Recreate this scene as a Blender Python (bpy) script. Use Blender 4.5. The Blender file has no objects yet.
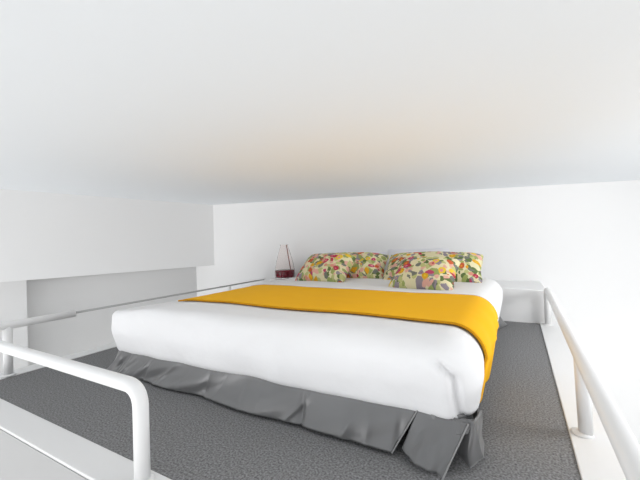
import bpy, bmesh, math, random
from mathutils import Vector, Matrix, noise
random.seed(7)
C = bpy.context.scene.collection
S = bpy.context.scene

# ------------------------------------------------------------------ helpers
def obj(name, bm, mat=None, parent=None, smooth=True, loc=None):
    me = bpy.data.meshes.new(name)
    bmesh.ops.recalc_face_normals(bm, faces=bm.faces)
    bm.to_mesh(me); bm.free()
    for p in me.polygons: p.use_smooth = smooth
    o = bpy.data.objects.new(name, me)
    if mat: me.materials.append(mat)
    C.objects.link(o)
    if parent: o.parent = parent
    if loc: o.location = loc
    return o

def thing(name, label, cat, loc=(0, 0, 0), group=None):
    o = bpy.data.objects.new(name, None); C.objects.link(o)
    o.empty_display_size = .05; o.location = loc
    o['label'] = label; o['category'] = cat
    if group: o['group'] = group
    return o

def tag(o, label, cat, group=None):
    o['label'] = label; o['category'] = cat
    if group: o['group'] = group
    return o

def struct(name, bm, mat, label, cat, smooth=False):
    o = obj(name, bm, mat, smooth=smooth)
    o['kind'] = 'structure'; o['label'] = label; o['category'] = cat
    return o

def prism(bm, pts, z0, z1):
    a = [bm.verts.new((p[0], p[1], z0)) for p in pts]
    b = [bm.verts.new((p[0], p[1], z1)) for p in pts]
    n = len(pts)
    bm.faces.new(a[::-1]); bm.faces.new(b)
    for i in range(n):
        j = (i + 1) % n
        bm.faces.new((a[i], a[j], b[j], b[i]))

def box(bm, x0, x1, y0, y1, z0, z1):
    prism(bm, [(x0, y0), (x1, y0), (x1, y1), (x0, y1)], z0, z1)

def bevel(bm, w, seg=2):
    bmesh.ops.bevel(bm, geom=list(bm.edges), offset=w, segments=seg, affect='EDGES', profile=.5)

def tube(bm, pts, r, n=20, cap=True):
    pts = [Vector(p) for p in pts]
    t0 = (pts[1] - pts[0]).normalized()
    ref = Vector((0, 0, 1)) if abs(t0.z) < .9 else Vector((1, 0, 0))
    u = t0.cross(ref).normalized()
    rings = []
    for i, p in enumerate(pts):
        if i == 0: t = t0
        elif i == len(pts) - 1: t = (pts[i] - pts[i-1]).normalized()
        else: t = ((pts[i+1] - p).normalized() + (p - pts[i-1]).normalized()).normalized()
        u = (u - t * u.dot(t)).normalized()
        v = t.cross(u)
        rings.append([bm.verts.new(p + u * (r * math.cos(2*math.pi*k/n)) + v * (r * math.sin(2*math.pi*k/n))) for k in range(n)])
    for a, b in zip(rings, rings[1:]):
        for k in range(n):
            bm.faces.new((a[k], a[(k+1) % n], b[(k+1) % n], b[k]))
    if cap:
        bm.faces.new(rings[0][::-1]); bm.faces.new(rings[-1])

def rounded(pts, rad, seg=10):
    """polyline with its inner corners turned into arcs"""
    pts = [Vector(p) for p in pts]
    out = [pts[0]]
    for a, b, c in zip(pts, pts[1:], pts[2:]):
        d1 = (a - b).normalized(); d2 = (c - b).normalized()
        p1 = b + d1 * rad; p2 = b + d2 * rad
        for k in range(seg + 1):
            t = k / seg
            out.append(p1 * (1-t)**2 + b * (2*t*(1-t)) * 1.0 + p2 * t**2)
    out.append(pts[-1])
    return out

def lathe(bm, prof, n=32):
    rings = []
    for r, z in prof:
        rings.append([bm.verts.new((r*math.cos(2*math.pi*k/n), r*math.sin(2*math.pi*k/n), z)) for k in range(n)])
    for a, b in zip(rings, rings[1:]):
        for k in range(n):
            bm.faces.new((a[k], a[(k+1) % n], b[(k+1) % n], b[k]))
    bm.faces.new(rings[0][::-1]); bm.faces.new(rings[-1])

def grid(bm, nu, nv, f):
    vs = [[bm.verts.new(f(i/nu, j/nv)) for j in range(nv+1)] for i in range(nu+1)]
    for i in range(nu):
        for j in range(nv):
            bm.faces.new((vs[i][j], vs[i+1][j], vs[i+1][j+1], vs[i][j+1]))
    return vs

def smooth01(t):
    t = max(0., min(1., t)); return t*t*(3-2*t)

# ------------------------------------------------------------------ materials
def mat(name, col, rough=.6, spec=.5, **kw):
    m = bpy.data.materials.new(name); m.use_nodes = True
    b = m.node_tree.nodes['Principled BSDF']
    b.inputs['Base Color'].default_value = (*col, 1)
    b.inputs['Roughness'].default_value = rough
    b.inputs['Specular IOR Level'].default_value = spec
    for k, v in kw.items(): b.inputs[k.replace('_', ' ')].default_value = v
    return m

def add_bump(m, scale, strength, dist=.01, detail=3, col=None):
    nt = m.node_tree; b = nt.nodes['Principled BSDF']
    tc = nt.nodes.new('ShaderNodeTexCoord')
    n = nt.nodes.new('ShaderNodeTexNoise'); n.inputs['Scale'].default_value = scale; n.inputs['Detail'].default_value = detail
    nt.links.new(tc.outputs['Object'], n.inputs['Vector'])
    bp = nt.nodes.new('ShaderNodeBump'); bp.inputs['Strength'].default_value = strength; bp.inputs['Distance'].default_value = dist
    nt.links.new(n.outputs['Fac'], bp.inputs['Height']); nt.links.new(bp.outputs['Normal'], b.inputs['Normal'])
    if col:
        r = nt.nodes.new('ShaderNodeValToRGB')
        r.color_ramp.elements[0].position = col[0]; r.color_ramp.elements[0].color = (*col[1], 1)
        r.color_ramp.elements[1].position = col[2]; r.color_ramp.elements[1].color = (*col[3], 1)
        nt.links.new(n.outputs['Fac'], r.inputs['Fac']); nt.links.new(r.outputs['Color'], b.inputs['Base Color'])
    return m

M = {}
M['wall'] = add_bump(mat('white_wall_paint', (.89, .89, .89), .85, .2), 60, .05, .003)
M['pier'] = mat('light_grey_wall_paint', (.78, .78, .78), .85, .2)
M['recess'] = add_bump(mat('pale_grey_wall', (.72, .72, .72), .85, .2), 60, .05, .003)  # left wall below the band, greyer than the wall above
M['ceiling'] = add_bump(mat('white_ceiling_paint', (.912, .94, .965), .9, .1), 40, .05, .003)
M['slab'] = mat('white_painted_trim', (.82, .82, .82), .45, .4)
M['steel'] = mat('grey_steel', (.45, .45, .45), .4, .5)
M['fascia'] = mat('darkened_fascia', (.41, .41, .41), .6, .3)  # colour darkened to hold down the strong light on the deck front
M['rail'] = mat('white_enamel_rail', (.85, .85, .85), .42, .35)
M['floorlow'] = mat('pale_lower_floor', (.7, .7, .69), .5, .3)
M['carpet'] = add_bump(mat('grey_carpet', (.1, .1, .105), .95, .1), 170, .12, .004, 6, (.30, (.11, .11, .112), .70, (.335, .335, .34)))
M['duvet'] = add_bump(mat('white_cotton', (.87, .87, .88), .9, .1), 14, .25, .02, 4)
M['mattress'] = mat('white_mattress_ticking', (.8, .8, .8), .9, .1)
M['skirt'] = mat('grey_satin', (.16, .16, .163), .3, .8, Metallic=.25)
M['skirt'].node_tree.nodes['Principled BSDF'].inputs['Sheen Weight'].default_value = .3
M['satinglint'] = mat('painted_satin_highlight', (.30, .30, .30), .3, .7)  # paler than the skirt, highlight put into the colour
M['base'] = mat('dark_bed_base_cloth', (.03, .03, .032), .9, .1)
M['runner'] = add_bump(mat('saffron_cloth', (.96, .50, .010), .8, .15), 90, .15, .003, 3)
M['pipe'] = mat('saffron_hem', (.62, .28, .01), .8, .15)
M['pillowwhite'] = mat('white_pillowcase', (.85, .85, .9), .9, .1)
M['dark'] = mat('dark_lining', (.02, .02, .02), .9, .1)
M['glass'] = mat('clear_pinkish_glass', (.99, .96, .95), .02, .3, Transmission_Weight=1., IOR=1.05)
M['redwine'] = mat('dark_red_liquid', (.16, .008, .02), .15, .5)
M['reed'] = mat('red_brown_reed', (.25, .06, .05), .6, .3)

def floral(name, seed):
    m = bpy.data.materials.new(name); m.use_nodes = True
    nt = m.node_tree; b = nt.nodes['Principled BSDF']; b.inputs['Roughness'].default_value = .85
    b.inputs['Specular IOR Level'].default_value = .15
    L = nt.links.new
    tc = nt.nodes.new('ShaderNodeTexCoord'); mp = nt.nodes.new('ShaderNodeMapping')
    mp.inputs['Location'].default_value = (seed*3.1, seed*1.7, 0); mp.inputs['Scale'].default_value = (1, 1, .25)
    L(tc.outputs['Object'], mp.inputs['Vector'])
    ns = nt.nodes.new('ShaderNodeTexNoise'); ns.inputs['Scale'].default_value = 16; ns.inputs['Detail'].default_value = 3
    L(mp.outputs['Vector'], ns.inputs['Vector'])
    mixv = nt.nodes.new('ShaderNodeVectorMath'); mixv.operation = 'MULTIPLY_ADD'
    L(ns.outputs['Color'], mixv.inputs[0]); mixv.inputs[1].default_value = (.055, .055, .055); L(mp.outputs['Vector'], mixv.inputs[2])
    def vor(scale, off):
        a = nt.nodes.new('ShaderNodeVectorMath'); a.operation = 'ADD'; a.inputs[1].default_value = off
        L(mixv.outputs[0], a.inputs[0])
        v = nt.nodes.new('ShaderNodeTexVoronoi'); v.inputs['Scale'].default_value = scale
        L(a.outputs[0], v.inputs['Vector'])
        sp = nt.nodes.new('ShaderNodeSeparateColor'); L(v.outputs['Color'], sp.inputs['Color'])
        return v.outputs['Distance'], sp.outputs[0], sp.outputs[1]
    def ramp(fac, stops):
        r = nt.nodes.new('ShaderNodeValToRGB'); r.color_ramp.interpolation = 'CONSTANT'
        e = r.color_ramp.elements
        while len(e) < len(stops): e.new(.5)
        for q, (p, c) in zip(e, stops): q.position = p; q.color = (*c, 1)
        L(fac, r.inputs['Fac']); return r.outputs['Color']
    def step(fac, t, gt=False):
        n = nt.nodes.new('ShaderNodeMath'); n.operation = 'GREATER_THAN' if gt else 'LESS_THAN'
        L(fac, n.inputs[0]); n.inputs[1].default_value = t; return n.outputs[0]
    def mul(a, c):
        n = nt.nodes.new('ShaderNodeMath'); n.operation = 'MULTIPLY'; L(a, n.inputs[0]); L(c, n.inputs[1]); return n.outputs[0]
    def mix(f, a, c):
        n = nt.nodes.new('ShaderNodeMix'); n.data_type = 'RGBA'; L(f, n.inputs['Factor'])
        if isinstance(a, tuple): n.inputs[6].default_value = (*a, 1)
        else: L(a, n.inputs[6])
        if isinstance(c, tuple): n.inputs[7].default_value = (*c, 1)
        else: L(c, n.inputs[7])
        return n.outputs[2]
    d, r1, r2 = vor(36, (0, 0, 0))       # leaves
    leaf = ramp(r1, [(0, (.14, .20, .07)), (.16, (.36, .42, .14)), (.34, (.82, .74, .48)), (.5, (.20, .21, .18)), (.62, (.55, .56, .24)), (.76, (.32, .28, .32)), (.86, (.80, .45, .36))])
    col = mix(mul(step(d, .66), step(r2, .08, True)), (.80, .74, .48), leaf)
    d2, q1, q2 = vor(20, (5.3, 2.2, 1))      # flowers
    fl = ramp(q1, [(0, (.50, .05, .09)), (.25, (.80, .42, .03)), (.42, (.62, .13, .05)), (.6, (.75, .33, .25)), (.78, (.55, .08, .16)), (.9, (.85, .6, .06))])
    col = mix(mul(step(d2, .42), step(q2, .30, True)), col, fl)
    core = ramp(q1, [(0, (.75, .2, .25)), (.25, (.85, .62, .05)), (.42, (.8, .32, .04)), (.6, (.55, .1, .12)), (.78, (.8, .3, .35))])
    col = mix(mul(step(d2, .17), step(q2, .30, True)), col, core)
    L(col, b.inputs['Base Color'])
    return m
for i in range(4): M['floral%d' % i] = floral('floral_print_%d' % i, i+1)

# ------------------------------------------------------------------ room
CEIL = 1.045
LOW = -2.3
K0 = (-2.707, 2.593)                                   # corner of left bulkhead and back wall
def backy(x): return K0[1] + .272*(x - K0[0])
def leftx(y): return K0[0] - .199*(K0[1] - y)
PY = 1.13; XR = 4.2; YB = -3.4
bm = bmesh.new()
prism(bm, [(-3.3, backy(-3.3)), (XR, backy(XR)), (XR, backy(XR)+.15), (-3.3, backy(-3.3)+.15)], LOW-.1, CEIL+.1)
struct('wall_back', bm, M['wall'], 'plain white back wall behind the pillows', 'wall')
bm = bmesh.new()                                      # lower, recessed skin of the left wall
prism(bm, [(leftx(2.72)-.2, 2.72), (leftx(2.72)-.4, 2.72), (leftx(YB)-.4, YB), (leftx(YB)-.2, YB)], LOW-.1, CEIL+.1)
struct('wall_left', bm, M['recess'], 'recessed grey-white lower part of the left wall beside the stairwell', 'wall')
bm = bmesh.new()
prism(bm, [K0, (K0[0]-.2, backy(K0[0]-.2)), (leftx(YB)-.2, YB), (leftx(YB), YB)], .405, CEIL)
struct('wall_left.001', bm, M['wall'], 'white boxed-out upper band of the left wall under the ceiling', 'wall bulkhead')
bm = bmesh.new()
box(bm, -4.6, XR+.1, YB-.1, backy(XR)+.2, CEIL, CEIL+.1)
struct('ceiling', bm, M['ceiling'], 'low flat white ceiling above the sleeping loft', 'ceiling')
bm = bmesh.new()
box(bm, -4.6, XR+.1, YB-.1, backy(XR)+.2, LOW-.1, LOW)
struct('floor.001', bm, M['floorlow'], 'pale floor of the room far below the loft', 'floor')

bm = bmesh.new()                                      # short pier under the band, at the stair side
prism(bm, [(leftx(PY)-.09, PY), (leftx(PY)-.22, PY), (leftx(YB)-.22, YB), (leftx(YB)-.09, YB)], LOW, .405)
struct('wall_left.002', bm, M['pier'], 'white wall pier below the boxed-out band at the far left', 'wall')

# loft deck: carpet, white margin, slab below
LX, FY, HY = -2.145, .588, 2.835                       # carpet left, front and head edges
def rx(y): return .138 + .0345*(y - .588) * 1.0        # carpet right edge, slightly skewed
YN = -.6                                               # the deck stops at the front margin
bm = bmesh.new()
prism(bm, [(LX, FY), (rx(FY), FY), (rx(HY), HY), (rx(HY), backy(.2)+.05), (LX, backy(LX)+.05)], -.22, 0)
struct('floor', bm, M['carpet'], 'dark grey speckled carpet covering the loft deck', 'carpet')
SW = .10
bm = bmesh.new()
prism(bm, [(LX-SW, FY-SW+.004), (rx(0)+SW, FY-SW+.004), (rx(0)+SW, FY), (LX-SW, FY)], -.25, .004); bevel(bm, .003)
struct('trim_1', bm, M['slab'], 'white front margin of the loft deck below the front rail', 'floor edge')
bm = bmesh.new()
box(bm, LX-SW, rx(0)+SW, FY-SW+.001, FY-SW+.0035, -.25, -.004)  # sheet over the deck front, darkened in place of shade
struct('trim_5', bm, M['fascia'], 'thin fascia darkened to offset light on the front edge of the deck', 'fascia')
bm = bmesh.new()
prism(bm, [(LX-SW, FY), (LX, FY), (LX, backy(LX)+.02), (LX-SW, backy(LX-SW)+.02)], -.25, .004); bevel(bm, .003)
struct('trim_2', bm, M['slab'], 'white left margin of the loft deck below the left rail', 'floor edge')
bm = bmesh.new()
prism(bm, [(rx(FY), FY-SW+.004), (rx(FY)+SW+.01, FY-SW+.004), (rx(HY)+SW+.01, backy(.3)+.02), (rx(HY), backy(.2)+.02)], -.25, .005); bevel(bm, .003)
struct('trim_3', bm, M['slab'], 'white right margin of the loft deck below the right rail', 'floor edge')
bm = bmesh.new()
prism(bm, [(-1.55, HY), (rx(HY)+.035, HY), (rx(HY)+.035, backy(.2)+.02), (-1.55, backy(-1.55)+.02)], -.02, .285)
for v in bm.verts:
    if v.co.z > .2 and v.co.x > 0: v.co.z = .238
bevel(bm, .008, 3)
struct('trim_4', bm, M['wall'], 'low white ledge along the foot of the back wall behind the bed', 'ledge')

# ------------------------------------------------------------------ guard rails
RR = .0195
def post(path, parent, flange_at):
    bm = bmesh.new(); tube(bm, path, RR*.97)
    p = obj('post', bm, M['rail'], parent)
    return p
def flange(x, y, z, parent):
    bm = bmesh.new()
    lathe(bm, [(RR*1.02, 0), (RR*1.5, 0), (RR*1.5, .004), (RR*1.1, .008)], 24)
    return obj('flange', bm, M['rail'], parent, loc=(x, y, z))

fx, fy = -2.168, .547
t = thing('guard_rail', 'white tubular guard rail round the left and front edges of the loft', 'guard rail', (fx, fy, .004))
def rel(pts, o): return [Vector(p) - o for p in pts]
o0 = Vector((fx, fy, .004))
zr = .25
bm = bmesh.new()
path = rounded([(-.852, fy, .006), (-.852, fy, zr), (fx, fy, zr), (fx, 1.01, zr)], .055)
tube(bm, rel(path, o0), RR)
obj('top_rail', bm, M['rail'], t)
bm = bmesh.new(); tube(bm, rel([(fx, 1.0, zr+.004), (fx, backy(fx)-.002, zr+.004)], o0), .0065)
rod = obj('thin_rod', bm, M['steel'], t); rod['label'] = 'thin grey rod continuing the white rail to the back wall'
bm = bmesh.new(); tube(bm, rel([(fx, .714, .004), (fx, .714, zr)], o0), RR*.97); obj('post', bm, M['rail'], t)
bm = bmesh.new(); tube(bm, rel([(fx, 2.25, .004), (fx, 2.25, zr)], o0), .009); obj('post', bm, M['rail'], t)
for x, y in ((-.852, fy), (fx, .714), (fx, 2.25)): flange(x-fx, y-fy, 0, t)

def rrx(y): return .155 + .0345*(y-.2)                 # right rail runs with the carpet edge
o0 = Vector((rrx(1.3), 1.3, .005))
t = thing('guard_rail.001', 'white tubular guard rail along the right edge of the loft beside the carpet', 'guard rail', o0)
zr = .25
bm = bmesh.new()
path = rounded([(rrx(2.79), 2.79, .005), (rrx(2.79), 2.79, zr), (rrx(.52), .52, zr), (rrx(.52), .52, .005)], .045)
tube(bm, rel(path, o0), RR)
obj('top_rail', bm, M['rail'], t)
bm = bmesh.new(); tube(bm, rel([(rrx(1.3)+.01, 1.3, .005), (rrx(1.3)+.002, 1.3, zr)], o0), RR*.97); obj('post', bm, M['rail'], t)
for y in (2.79, 1.3, .52): flange(rrx(y)-o0.x, y-1.3, 0, t)

# ------------------------------------------------------------------ bed
BX0, BX1, BY0, BY1 = -1.725, -.02, .965, 2.69
BXC, BYC = (BX0+BX1)/2, (BY0+BY1)/2
def skewx(x, y):
    """the bed's right side runs with the slightly skewed carpet edge (world coordinates)"""
    return x - .05*(1 - max(0, min(1, (y-BY0)/(BY1-BY0))))*max(0, min(1, (x-BX0)/(BX1-BX0)))
def rbox(bm, c, h, r, n=(40, 40, 10), fn=None):
    """box with elliptical rounded edges; r = (plan radius, top radius, bottom radius)"""
    faces = []
    def P(q):
        p = [q[i]*h[i] for i in range(3)]
        k = smooth01((q[0]+1)/2)
        r0 = .03*(1-k) + r[0]*k
        rz = (.035*(1-k) + r[1]*k) if p[2] > 0 else r[2]
        inner = [max(-h[0]+r0, min(h[0]-r0, p[0])), max(-h[1]+r0, min(h[1]-r0, p[1])), max(-h[2]+rz, min(h[2]-rz, p[2]))]
        d = [(p[0]-inner[0])/r0, (p[1]-inner[1])/r0, (p[2]-inner[2])/rz]
        l = math.sqrt(sum(a*a for a in d)) or 1
        v = Vector((inner[0]+d[0]/l*r0, inner[1]+d[1]/l*r0, inner[2]+d[2]/l*rz))
        if fn: v = fn(v)
        return v + Vector(c)
    ax = [(0, 1, 2), (1, 2, 0), (2, 0, 1)]
    for a, b, w in ax:
        for s in (-1, 1):
            def f(u, v, a=a, b=b, w=w, s=s):
                q = [0, 0, 0]
                # denser sampling near the edges
                e = lambda t: math.copysign(1-(1-abs(2*t-1))**1.35, 2*t-1)
                q[a] = e(u); q[b] = e(v); q[w] = s
                return P(q)
            grid(bm, n[a]*2 if a < 2 else n[2], n[b]*2 if b < 2 else n[2], f)
    bmesh.ops.remove_doubles(bm, verts=bm.verts, dist=.0006)

bed = thing('bed', 'low double bed with grey satin skirt standing on the carpet', 'bed', (BXC, BYC, 0))
bo = Vector((BXC, BYC, 0))
bm = bmesh.new(); box(bm, BX0+.07-BXC, BX1-.12-BXC, BY0+.06-BYC, BY1-.04-BYC, .03, .125); bevel(bm, .01, 2)
obj('bed_base', bm, M['base'], bed)
for sx in (-1, 1):
    for sy in (-1, 1):
        bm = bmesh.new(); lathe(bm, [(.022, 0), (.025, .004), (.028, .034)], 20)
        obj('leg', bm, M['base'], bed, loc=(sx*.68, sy*.7, 0))
bm = bmesh.new(); box(bm, BX0+.06-BXC, BX1-.11-BXC, BY0+.05-BYC, BY1-.04-BYC, .127, .285); bevel(bm, .03, 4)
obj('mattress', bm, M['mattress'], bed)

# duvet over the mattress
DH = ((BX1-BX0)/2, (BY1-BY0)/2, .120)
DC = (BXC, BYC, .218)
def ldrop(u):
    """the duvet is thinner along its left edge"""
    return .036*smooth01((-u-.55)/.45)
def duvet_fn(v):
    x, y, z = v
    u, w = x/DH[0], y/DH[1]
    top = smooth01((z + .02)/.1)
    z += top*.005*(1-u*u)*(1-w**4)
    # sides pull in a bit to the bottom
    k = 1 - (.016 if u > 0 else .003)*smooth01((-z)/.1)
    x *= k; y = y*(1 - .012*smooth01(-z/.1))
    z -= ldrop(u)*top
    x -= .026*smooth01((z+.12)/.15)*max(0, -u)**5*smooth01((-w-.6)/.3)
    n = noise.noise(Vector((x*3, y*3, z*4)))
    z += .006*n*top
    side = 1 - top
    # gathers at the foot
    if w < -.9:
        y += .010*noise.noise(Vector((x*6, 3.3, z*9)))
        z += .0015*noise.noise(Vector((x*7, 1.3, 0)))*(1-top)
    # deep tucked fold close to the near right corner
    if u > .6 and w < -.5:
        cx = DH[0] - .058 + .25*(z-.0)**2*4 - .05*smooth01((z-.01)/.06)
        g = math.exp(-((x - cx)/.010)**2)*smooth01((.075-z)/.03)*smooth01((z+.115)/.03)
        b = math.exp(-((x - cx + .03)/.022)**2)*smooth01((.07-z)/.05)
        y += .020*g - .006*b
        x -= .008*g
    return Vector((skewx(x+BXC, y+BYC)-BXC, y, z))
bm = bmesh.new(); rbox(bm, (0, 0, 0), DH, (.105, .095, .035), (60, 60, 26), duvet_fn)
tag(obj('duvet', bm, M['duvet'], loc=DC), 'thick white duvet tucked round the mattress under the orange runner', 'duvet')

# ---- skirt : pleated satin sheets hanging from the base
def sheet(name_bm, top, bot, nu, nv, fn=None):
    def f(u, v):
        a = lerp_poly(top, u); b = lerp_poly(bot, u)
        p = a.lerp(b, v)
        if fn: p = p + Vector(fn(u, v))
        return p - bo
    grid(name_bm, nu, nv, f)
def lerp_poly(P, u):
    P = [Vector(p) for p in P]
    L = [0]
    for a, b in zip(P, P[1:]): L.append(L[-1] + (b-a).length)
    s = u*L[-1]
    for i in range(len(P)-1):
        if s <= L[i+1] or i == len(P)-2:
            t = (s-L[i])/max(1e-9, L[i+1]-L[i]); return P[i].lerp(P[i+1], t)
bm = bmesh.new()
ZT = .128
rs = random.Random(11)
FOLDS = [(rs.uniform(0, 1.5), rs.uniform(-.09, .09), rs.uniform(.008, .022), rs.uniform(-.010, .018)) for _ in range(34)]
def foot_wr(u, v):
    x = u*1.5
    a = .022*noise.noise(Vector((x*5+v*1.2, v*.8, 4.2)))
    for x0, sl, wd, am in FOLDS:
        a += am*math.exp(-(abs(x - x0 - sl*v)/wd)**1.3)*(.25+.75*math.sin(v*2.6))
    return (0, a*(.12+.88*v) - .004, .006*noise.noise(Vector((x*3, 9, 2)))*v)
sheet(bm, [(-1.700, 1.0, ZT), (-1.695, .992, ZT), (-.235, .992, ZT)], [(-1.775, 1.0, .005), (-1.755, .95, .006), (-1.70, .957, .008), (-.30, .938, .014)], 260, 24, foot_wr)
# left side
sheet(bm, [(-1.700, 1.0, ZT), (-1.700, 2.62, ZT)], [(-1.775, 1.0, .005), (-1.735, 1.1, .006), (-1.73, 2.64, .006)], 60, 8,
      lambda u, v: (.010*math.sin(u*34)*v, 0, 0))
# corner flap, standing away from the bed
def fl_wr(u, v): return (0, .012*math.sin(u*6.5+v*1.5+.6)*v + .010*noise.noise(Vector((u*5, v*2, 8)))*v, 0)
sheet(bm, [(-.235, .985, ZT), (-.10, .980, ZT-.005)], [(-.272, .935, .03), (-.157, .885, .008)], 30, 24, fl_wr)
# strip between the flap and the bed
sheet(bm, [(-.24, .985, ZT), (-.09, .99, ZT)], [(-.22, .975, .085), (-.10, .962, .10)], 20, 8, lambda u, v: (0, .006*math.sin(u*14), 0))
# right hand panel, its near end curled out
sheet(bm, [(-.118, .985, ZT), (-.085, .99, ZT), (-.070, 1.06, ZT)], [(-.137, .985, .030), (-.100, .965, .012), (-.068, .995, .03), (-.070, 1.07, .03)], 30, 16,
      lambda u, v: (.004*math.sin(v*6+1)*v, -.006*math.sin(v*3.1)+.004*math.sin(u*16), 0))
sheet(bm, [(-.13, 1.0, ZT), (-.095, 1.04, ZT)], [(-.137, .985, .030), (-.090, 1.03, .02)], 10, 8)
sheet(bm, [(-.080, 1.06, ZT), (-.11, 1.3, ZT), (-.06, 2.60, ZT)], [(-.070, 1.07, .02), (-.105, 1.25, .01), (-.085, 2.2, .006), (-.06, 2.5, .006), (-.005, 2.69, .006)], 90, 8,
      lambda u, v: (.004*math.sin(u*40)*v - .01*math.sin(v*3.1), 0, 0))
sk = obj('bed_skirt', bm, M['skirt'], bed)
md = sk.modifiers.new('thick', 'SOLIDIFY'); md.thickness = .003
def edge_strip(p_top, p_bot, fn):  # thin pale strip, stands in for a satin fold catching light
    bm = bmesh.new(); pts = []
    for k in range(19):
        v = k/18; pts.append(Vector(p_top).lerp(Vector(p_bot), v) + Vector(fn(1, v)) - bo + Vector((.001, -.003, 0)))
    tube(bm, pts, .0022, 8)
    h = obj('skirt_highlight', bm, M['satinglint'], sk); h['label'] = 'pale strip painting the highlight on a skirt flap edge'
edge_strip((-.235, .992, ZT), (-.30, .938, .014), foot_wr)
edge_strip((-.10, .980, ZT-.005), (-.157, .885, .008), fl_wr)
sk['label'] = 'grey satin bed skirt with loose flaps at the near right corner'

# ------------------------------------------------------------------ runner over the duvet
RY0, RY1 = 1.165, 1.73
def section(s):
    """point on the duvet's cross-section for s in metres, 0 = left top edge ... going right"""
    return None
def runner_point(s, y):
    # path: up left side, across the top, down the right side (offset surface)
    off = .006
    a = DH[0] + off; rt = .095 + off; zt_c = .09 + off
    zc = DC[2]
    ytop = zc + DH[2] + off
    left_len, arc, flat = .05, math.pi/2*.096, 2*DH[0] - .19
    y_w = (y - BYC)/DH[1]
    def puff(x):
        u = max(-1, min(1, x/DH[0])); return .005*(1-u*u)*(1-y_w**4)
    def wob(x, z):
        return .006*noise.noise(Vector((x*3, (y-BYC)*3, (z-zc)*4)))
    if s < left_len:
        x, z = -a, ytop - zt_c - (left_len - s)
    elif s < left_len+arc:
        t = (s-left_len)/arc*math.pi/2
        x, z = -a + rt - rt*math.cos(t), ytop - zt_c + zt_c*math.sin(t)
    elif s < left_len+arc+flat:
        x, z = -a + rt + (s-left_len-arc), ytop
    elif s < left_len+2*arc+flat:
        t = (s-left_len-arc-flat)/arc*math.pi/2
        x, z = a - rt + rt*math.sin(t), ytop - zt_c + zt_c*math.cos(t)
    else:
        q = s-left_len-2*arc-flat
        x, z = a - .22*q - .004, ytop - zt_c - q
    top = smooth01((z-zc+.02)/.1)
    z += (puff(x) + wob(x, z) - ldrop(x/DH[0]))*top
    return Vector((skewx(x+BXC, y), y, z))
TOT = .05 + math.pi*.096 + 2*DH[0]-.19 + .135
def rf(u, v):
    s = .36 + u*(TOT - .36)                          # the left end stops short of the edge
    k = smooth01((s - (TOT-.36))/.36)
    y = RY0 + (RY1-RY0)*v
    y -= (.05*(1-v) + .02*v)*k                       # the drop trails towards the foot
    p = runner_point(s, y)
    p.x += .006*math.sin(v*19)*k + (.012*k*math.sin(v*3.1))
    p.z += .0015*noise.noise(Vector((p.x*9, y*14, 3)))
    return p
ro = Vector((BXC, (RY0+RY1)/2, .34))
run = thing('bed_runner', 'saffron orange runner cloth laid across the white duvet', 'bed runner', ro)
bm = bmesh.new(); grid(bm, 200, 40, lambda u, v: rf(u, v) - ro)
r = obj('cloth', bm, M['runner'], run)
md = r.modifiers.new('thick', 'SOLIDIFY'); md.thickness = .005; md.offset = 1
for v in (0, 1):
    bm = bmesh.new(); tube(bm, [rf(i/140, v) - ro + Vector((0, 0, .002)) for i in range(141)], .0042, 8)
    obj('hem', bm, M['pipe'], run)

# ------------------------------------------------------------------ pillows
def pillow_bm(w, h, t, seed, pinch=.07):
    bm = bmesh.new()
    nu, nv = 36, 28
    def side(s):
        def f(u, v):
            a, b = 2*u-1, 2*v-1
            a = math.copysign(1-(1-abs(a))**1.5, a); b = math.copysign(1-(1-abs(b))**1.5, b)
            e = (1-abs(a)**3.2)*(1-abs(b)**3.2)
            th = t/2*max(0, e)**.62
            x = a*w/2*(1 - pinch*(1-b*b)*abs(a)**2); y = b*h/2*(1 - pinch*(1-a*a)*abs(b)**2)
            n = noise.noise(Vector((x*7+seed*5, y*7, seed)))*.016*min(1, e*2)
            x += .010*noise.noise(Vector((b*2.5, a*.7, seed+20)))*abs(a)**3; y += .012*noise.noise(Vector((a*2.5, b*.7, seed+30)))*abs(b)**3
            x *= 1 - .05*abs(a)**4*abs(b)**4; y *= 1 - .06*abs(a)**4*abs(b)**4
            return Vector((x, y, s*(th + n*.6)))
        return f
    grid(bm, nu, nv, side(1)); grid(bm, nu, nv, side(-1))
    bmesh.ops.remove_doubles(bm, verts=bm.verts, dist=.0005)
    return bm
def pillow(name, label, cat, m, w, h, t, bc, lean, rz, seed, roll=0, group=None):
    """bc = bottom centre of the pillow; lean = angle from the horizontal"""
    o = obj(name, pillow_bm(w, h, t, seed), M[m])
    tag(o, label, cat, group)
    R = Matrix.Rotation(rz, 4, 'Z') @ Matrix.Rotation(lean, 4, 'X') @ Matrix.Rotation(roll, 4, 'Z')
    up = R @ Vector((0, 1, 0))
    o.matrix_world = Matrix.Translation(Vector(bc) + up*(h/2)) @ R
    # piping round the edge is a part
    bm = bmesh.new()
    pts = []
    for k in range(96):
        q = k/24; sd = int(q); f_ = 2*(q-sd)-1
        a, b = [(f_, -1), (1, f_), (-f_, 1), (-1, -f_)][sd]
        x = a*w/2*(1-.07*(1-b*b)*abs(a)**2) + .010*noise.noise(Vector((b*2.5, a*.7, seed+20)))*abs(a)**3
        y = b*h/2*(1-.07*(1-a*a)*abs(b)**2) + .012*noise.noise(Vector((a*2.5, b*.7, seed+30)))*abs(b)**3
        pts.append(Vector((x*(1-.05*abs(a)**4*abs(b)**4), y*(1-.06*abs(a)**4*abs(b)**4), 0)))
    pts.append(pts[0])
    tube(bm, pts, .0035, 8)
    obj('piping', bm, M['pipe_' + m] if 'pipe_'+m in M else M[m], o)
    return o
R_ = math.radians
gr = 'floral pillows at the bed head'; gw = 'white pillows behind the floral ones'; gc = 'small floral cushions'
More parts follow.
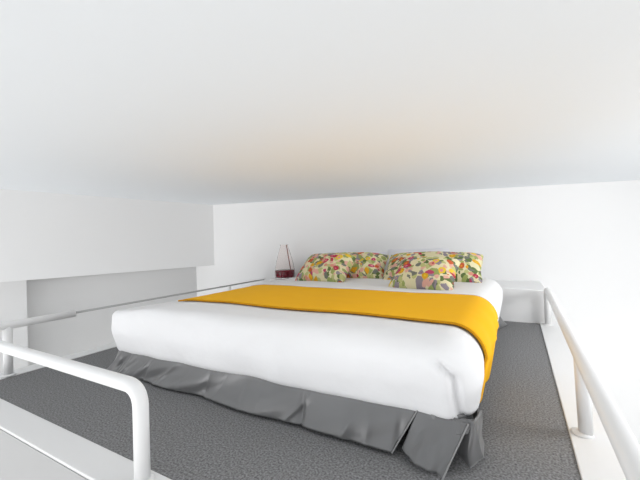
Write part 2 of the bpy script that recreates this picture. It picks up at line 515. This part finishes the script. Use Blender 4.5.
pillow('pillow', 'white pillow peeking out behind the left floral pillows', 'pillow', 'pillowwhite', .58, .34, .08, (-1.12, 2.53, .320), R_(37), R_(6), 1, group=gw)
pillow('pillow.001', 'white pillow peeking out behind the right floral pillows', 'pillow', 'pillowwhite', .50, .34, .08, (-.62, 2.53, .320), R_(41), R_(2), 2, group=gw)
pillow('pillow.002', 'long floral pillow behind the leftmost small cushion', 'pillow', 'floral0', .62, .30, .15, (-1.08, 2.31, .334), R_(36), R_(3), 3, group=gr)
pillow('pillow.003', 'long floral pillow at the right side of the bed behind a cushion', 'pillow', 'floral1', .66, .30, .15, (-.45, 2.28, .334), R_(36), R_(0), 4, group=gr)
pillow('cushion', 'small floral cushion leaning at the far left of the bed head', 'cushion', 'floral2', .42, .30, .16, (-1.17, 2.07, .330), R_(38), R_(-4), 5, group=gc)
pillow('cushion.001', 'small floral cushion lying in front at the right with pink flower', 'cushion', 'floral3', .38, .28, .15, (-.44, 1.93, .330), R_(36), R_(-8), 6, group=gc)

# ------------------------------------------------------------------ bedside stool and carafe
sx, sy = -1.835, 2.62
st = thing('bedside_stool', 'small white stool between bed and left rail, under the carafe', 'stool', (sx, sy, 0))
bm = bmesh.new(); box(bm, -.085, .085, -.11, .11, .262, .286); bevel(bm, .004)
obj('seat', bm, M['slab'], st)
for a in (-1, 1):
    for b in (-1, 1):
        bm = bmesh.new(); tube(bm, [(a*.07, b*.09, 0), (a*.066, b*.085, .263)], .011, 12)
        obj('leg', bm, M['slab'], st)
ca = thing('carafe', 'clear conical glass carafe holding dark red liquid beside the pillows', 'carafe', (-1.825, 2.62, .2865))
prof = [(.075, 0), (.090, .006), (.095, .02), (.094, .07), (.080, .15), (.058, .235), (.036, .305), (.038, .318)]
inner = [(r-.003, z) for r, z in prof[::-1]][:-2] + [(.09, .012), (.02, .01)]
bm = bmesh.new(); lathe(bm, prof + inner)
obj('glass_body', bm, M['glass'], ca)
bm = bmesh.new(); lathe(bm, [(.02, .012), (.087, .014), (.0905, .03), (.0905, .078), (.0895, .0795)])
obj('liquid', bm, M['redwine'], ca)
bm = bmesh.new(); tube(bm, [(.083, -.02, .07), (.056, -.016, .2), (.026, 0, .315)], .0042, 8)
obj('stirrer', bm, M['reed'], ca)

# ------------------------------------------------------------------ camera (roll and aim measured from the room's edges)
cd = bpy.data.cameras.new('camera'); cam = bpy.data.objects.new('camera', cd); C.objects.link(cam)
cd.sensor_fit = 'HORIZONTAL'; cd.sensor_width = 36; cd.lens = 337/640*36; cd.clip_start = .02
X = Vector((.876, .027, -.481)); Y = Vector((.481, .008, .877))       # world X and Y in camera (right, up, forward)
X.normalize(); Y = (Y - X*X.dot(Y)).normalized(); Z = Y.cross(X)
if Z.y < 0: Z = -Z
right = Vector((X.x, Y.x, Z.x)); up = Vector((X.y, Y.y, Z.y)); fwd = Vector((X.z, Y.z, Z.z))
mw = Matrix((( right.x, up.x, -fwd.x, 0), (right.y, up.y, -fwd.y, 0), (right.z, up.z, -fwd.z, .62), (0, 0, 0, 1)))
cam.matrix_world = mw
S.camera = cam

# ------------------------------------------------------------------ light
w = bpy.data.worlds.new('daylight'); S.world = w; w.use_nodes = True
w.node_tree.nodes['Background'].inputs['Color'].default_value = (1, 1, 1, 1)
w.node_tree.nodes['Background'].inputs['Strength'].default_value = .78
def area(name, loc, target, sx, sy, power, col=(1, 1, 1)):
    l = bpy.data.lights.new(name, 'AREA'); l.shape = 'RECTANGLE'; l.size = sx; l.size_y = sy; l.energy = power; l.color = col
    o = bpy.data.objects.new(name, l); C.objects.link(o); o.location = loc
    o.rotation_euler = (Vector(target)-Vector(loc)).to_track_quat('-Z', 'Y').to_euler()
    return o
area('ceiling_lamp_right', (1.65, 1.75, 1.0), (.2, 1.6, 0), .9, .9, 44)
area('rear_left_fill', (-3.0, -3.2, -.9), (-.6, 1.6, .8), 2.0, 2.2, 66)  # added fill behind the camera, lifts ceiling and back wall
area('far_rear_fill', (-1.2, -8, -1.7), (-.9, 1.6, .8), 7, 2, 140)  # added distant fill, evens out brightness from front to back
area('low_right_fill', (2.3, 1.2, -2.2), (1.2, 1.4, 1), 2.5, 4, 20)  # unseen up-light added to brighten the ceiling through the right gap
area('low_front_fill', (-.6, -1.6, -2.2), (-.6, -.9, 1), 5, 2, 14)  # unseen up-light added below the deck front for the near ceiling

S.view_settings.view_transform = 'Standard'; S.view_settings.look = 'None'
S.view_settings.gamma = 1; S.view_settings.use_curve_mapping = False
S.view_settings.exposure = 0.0
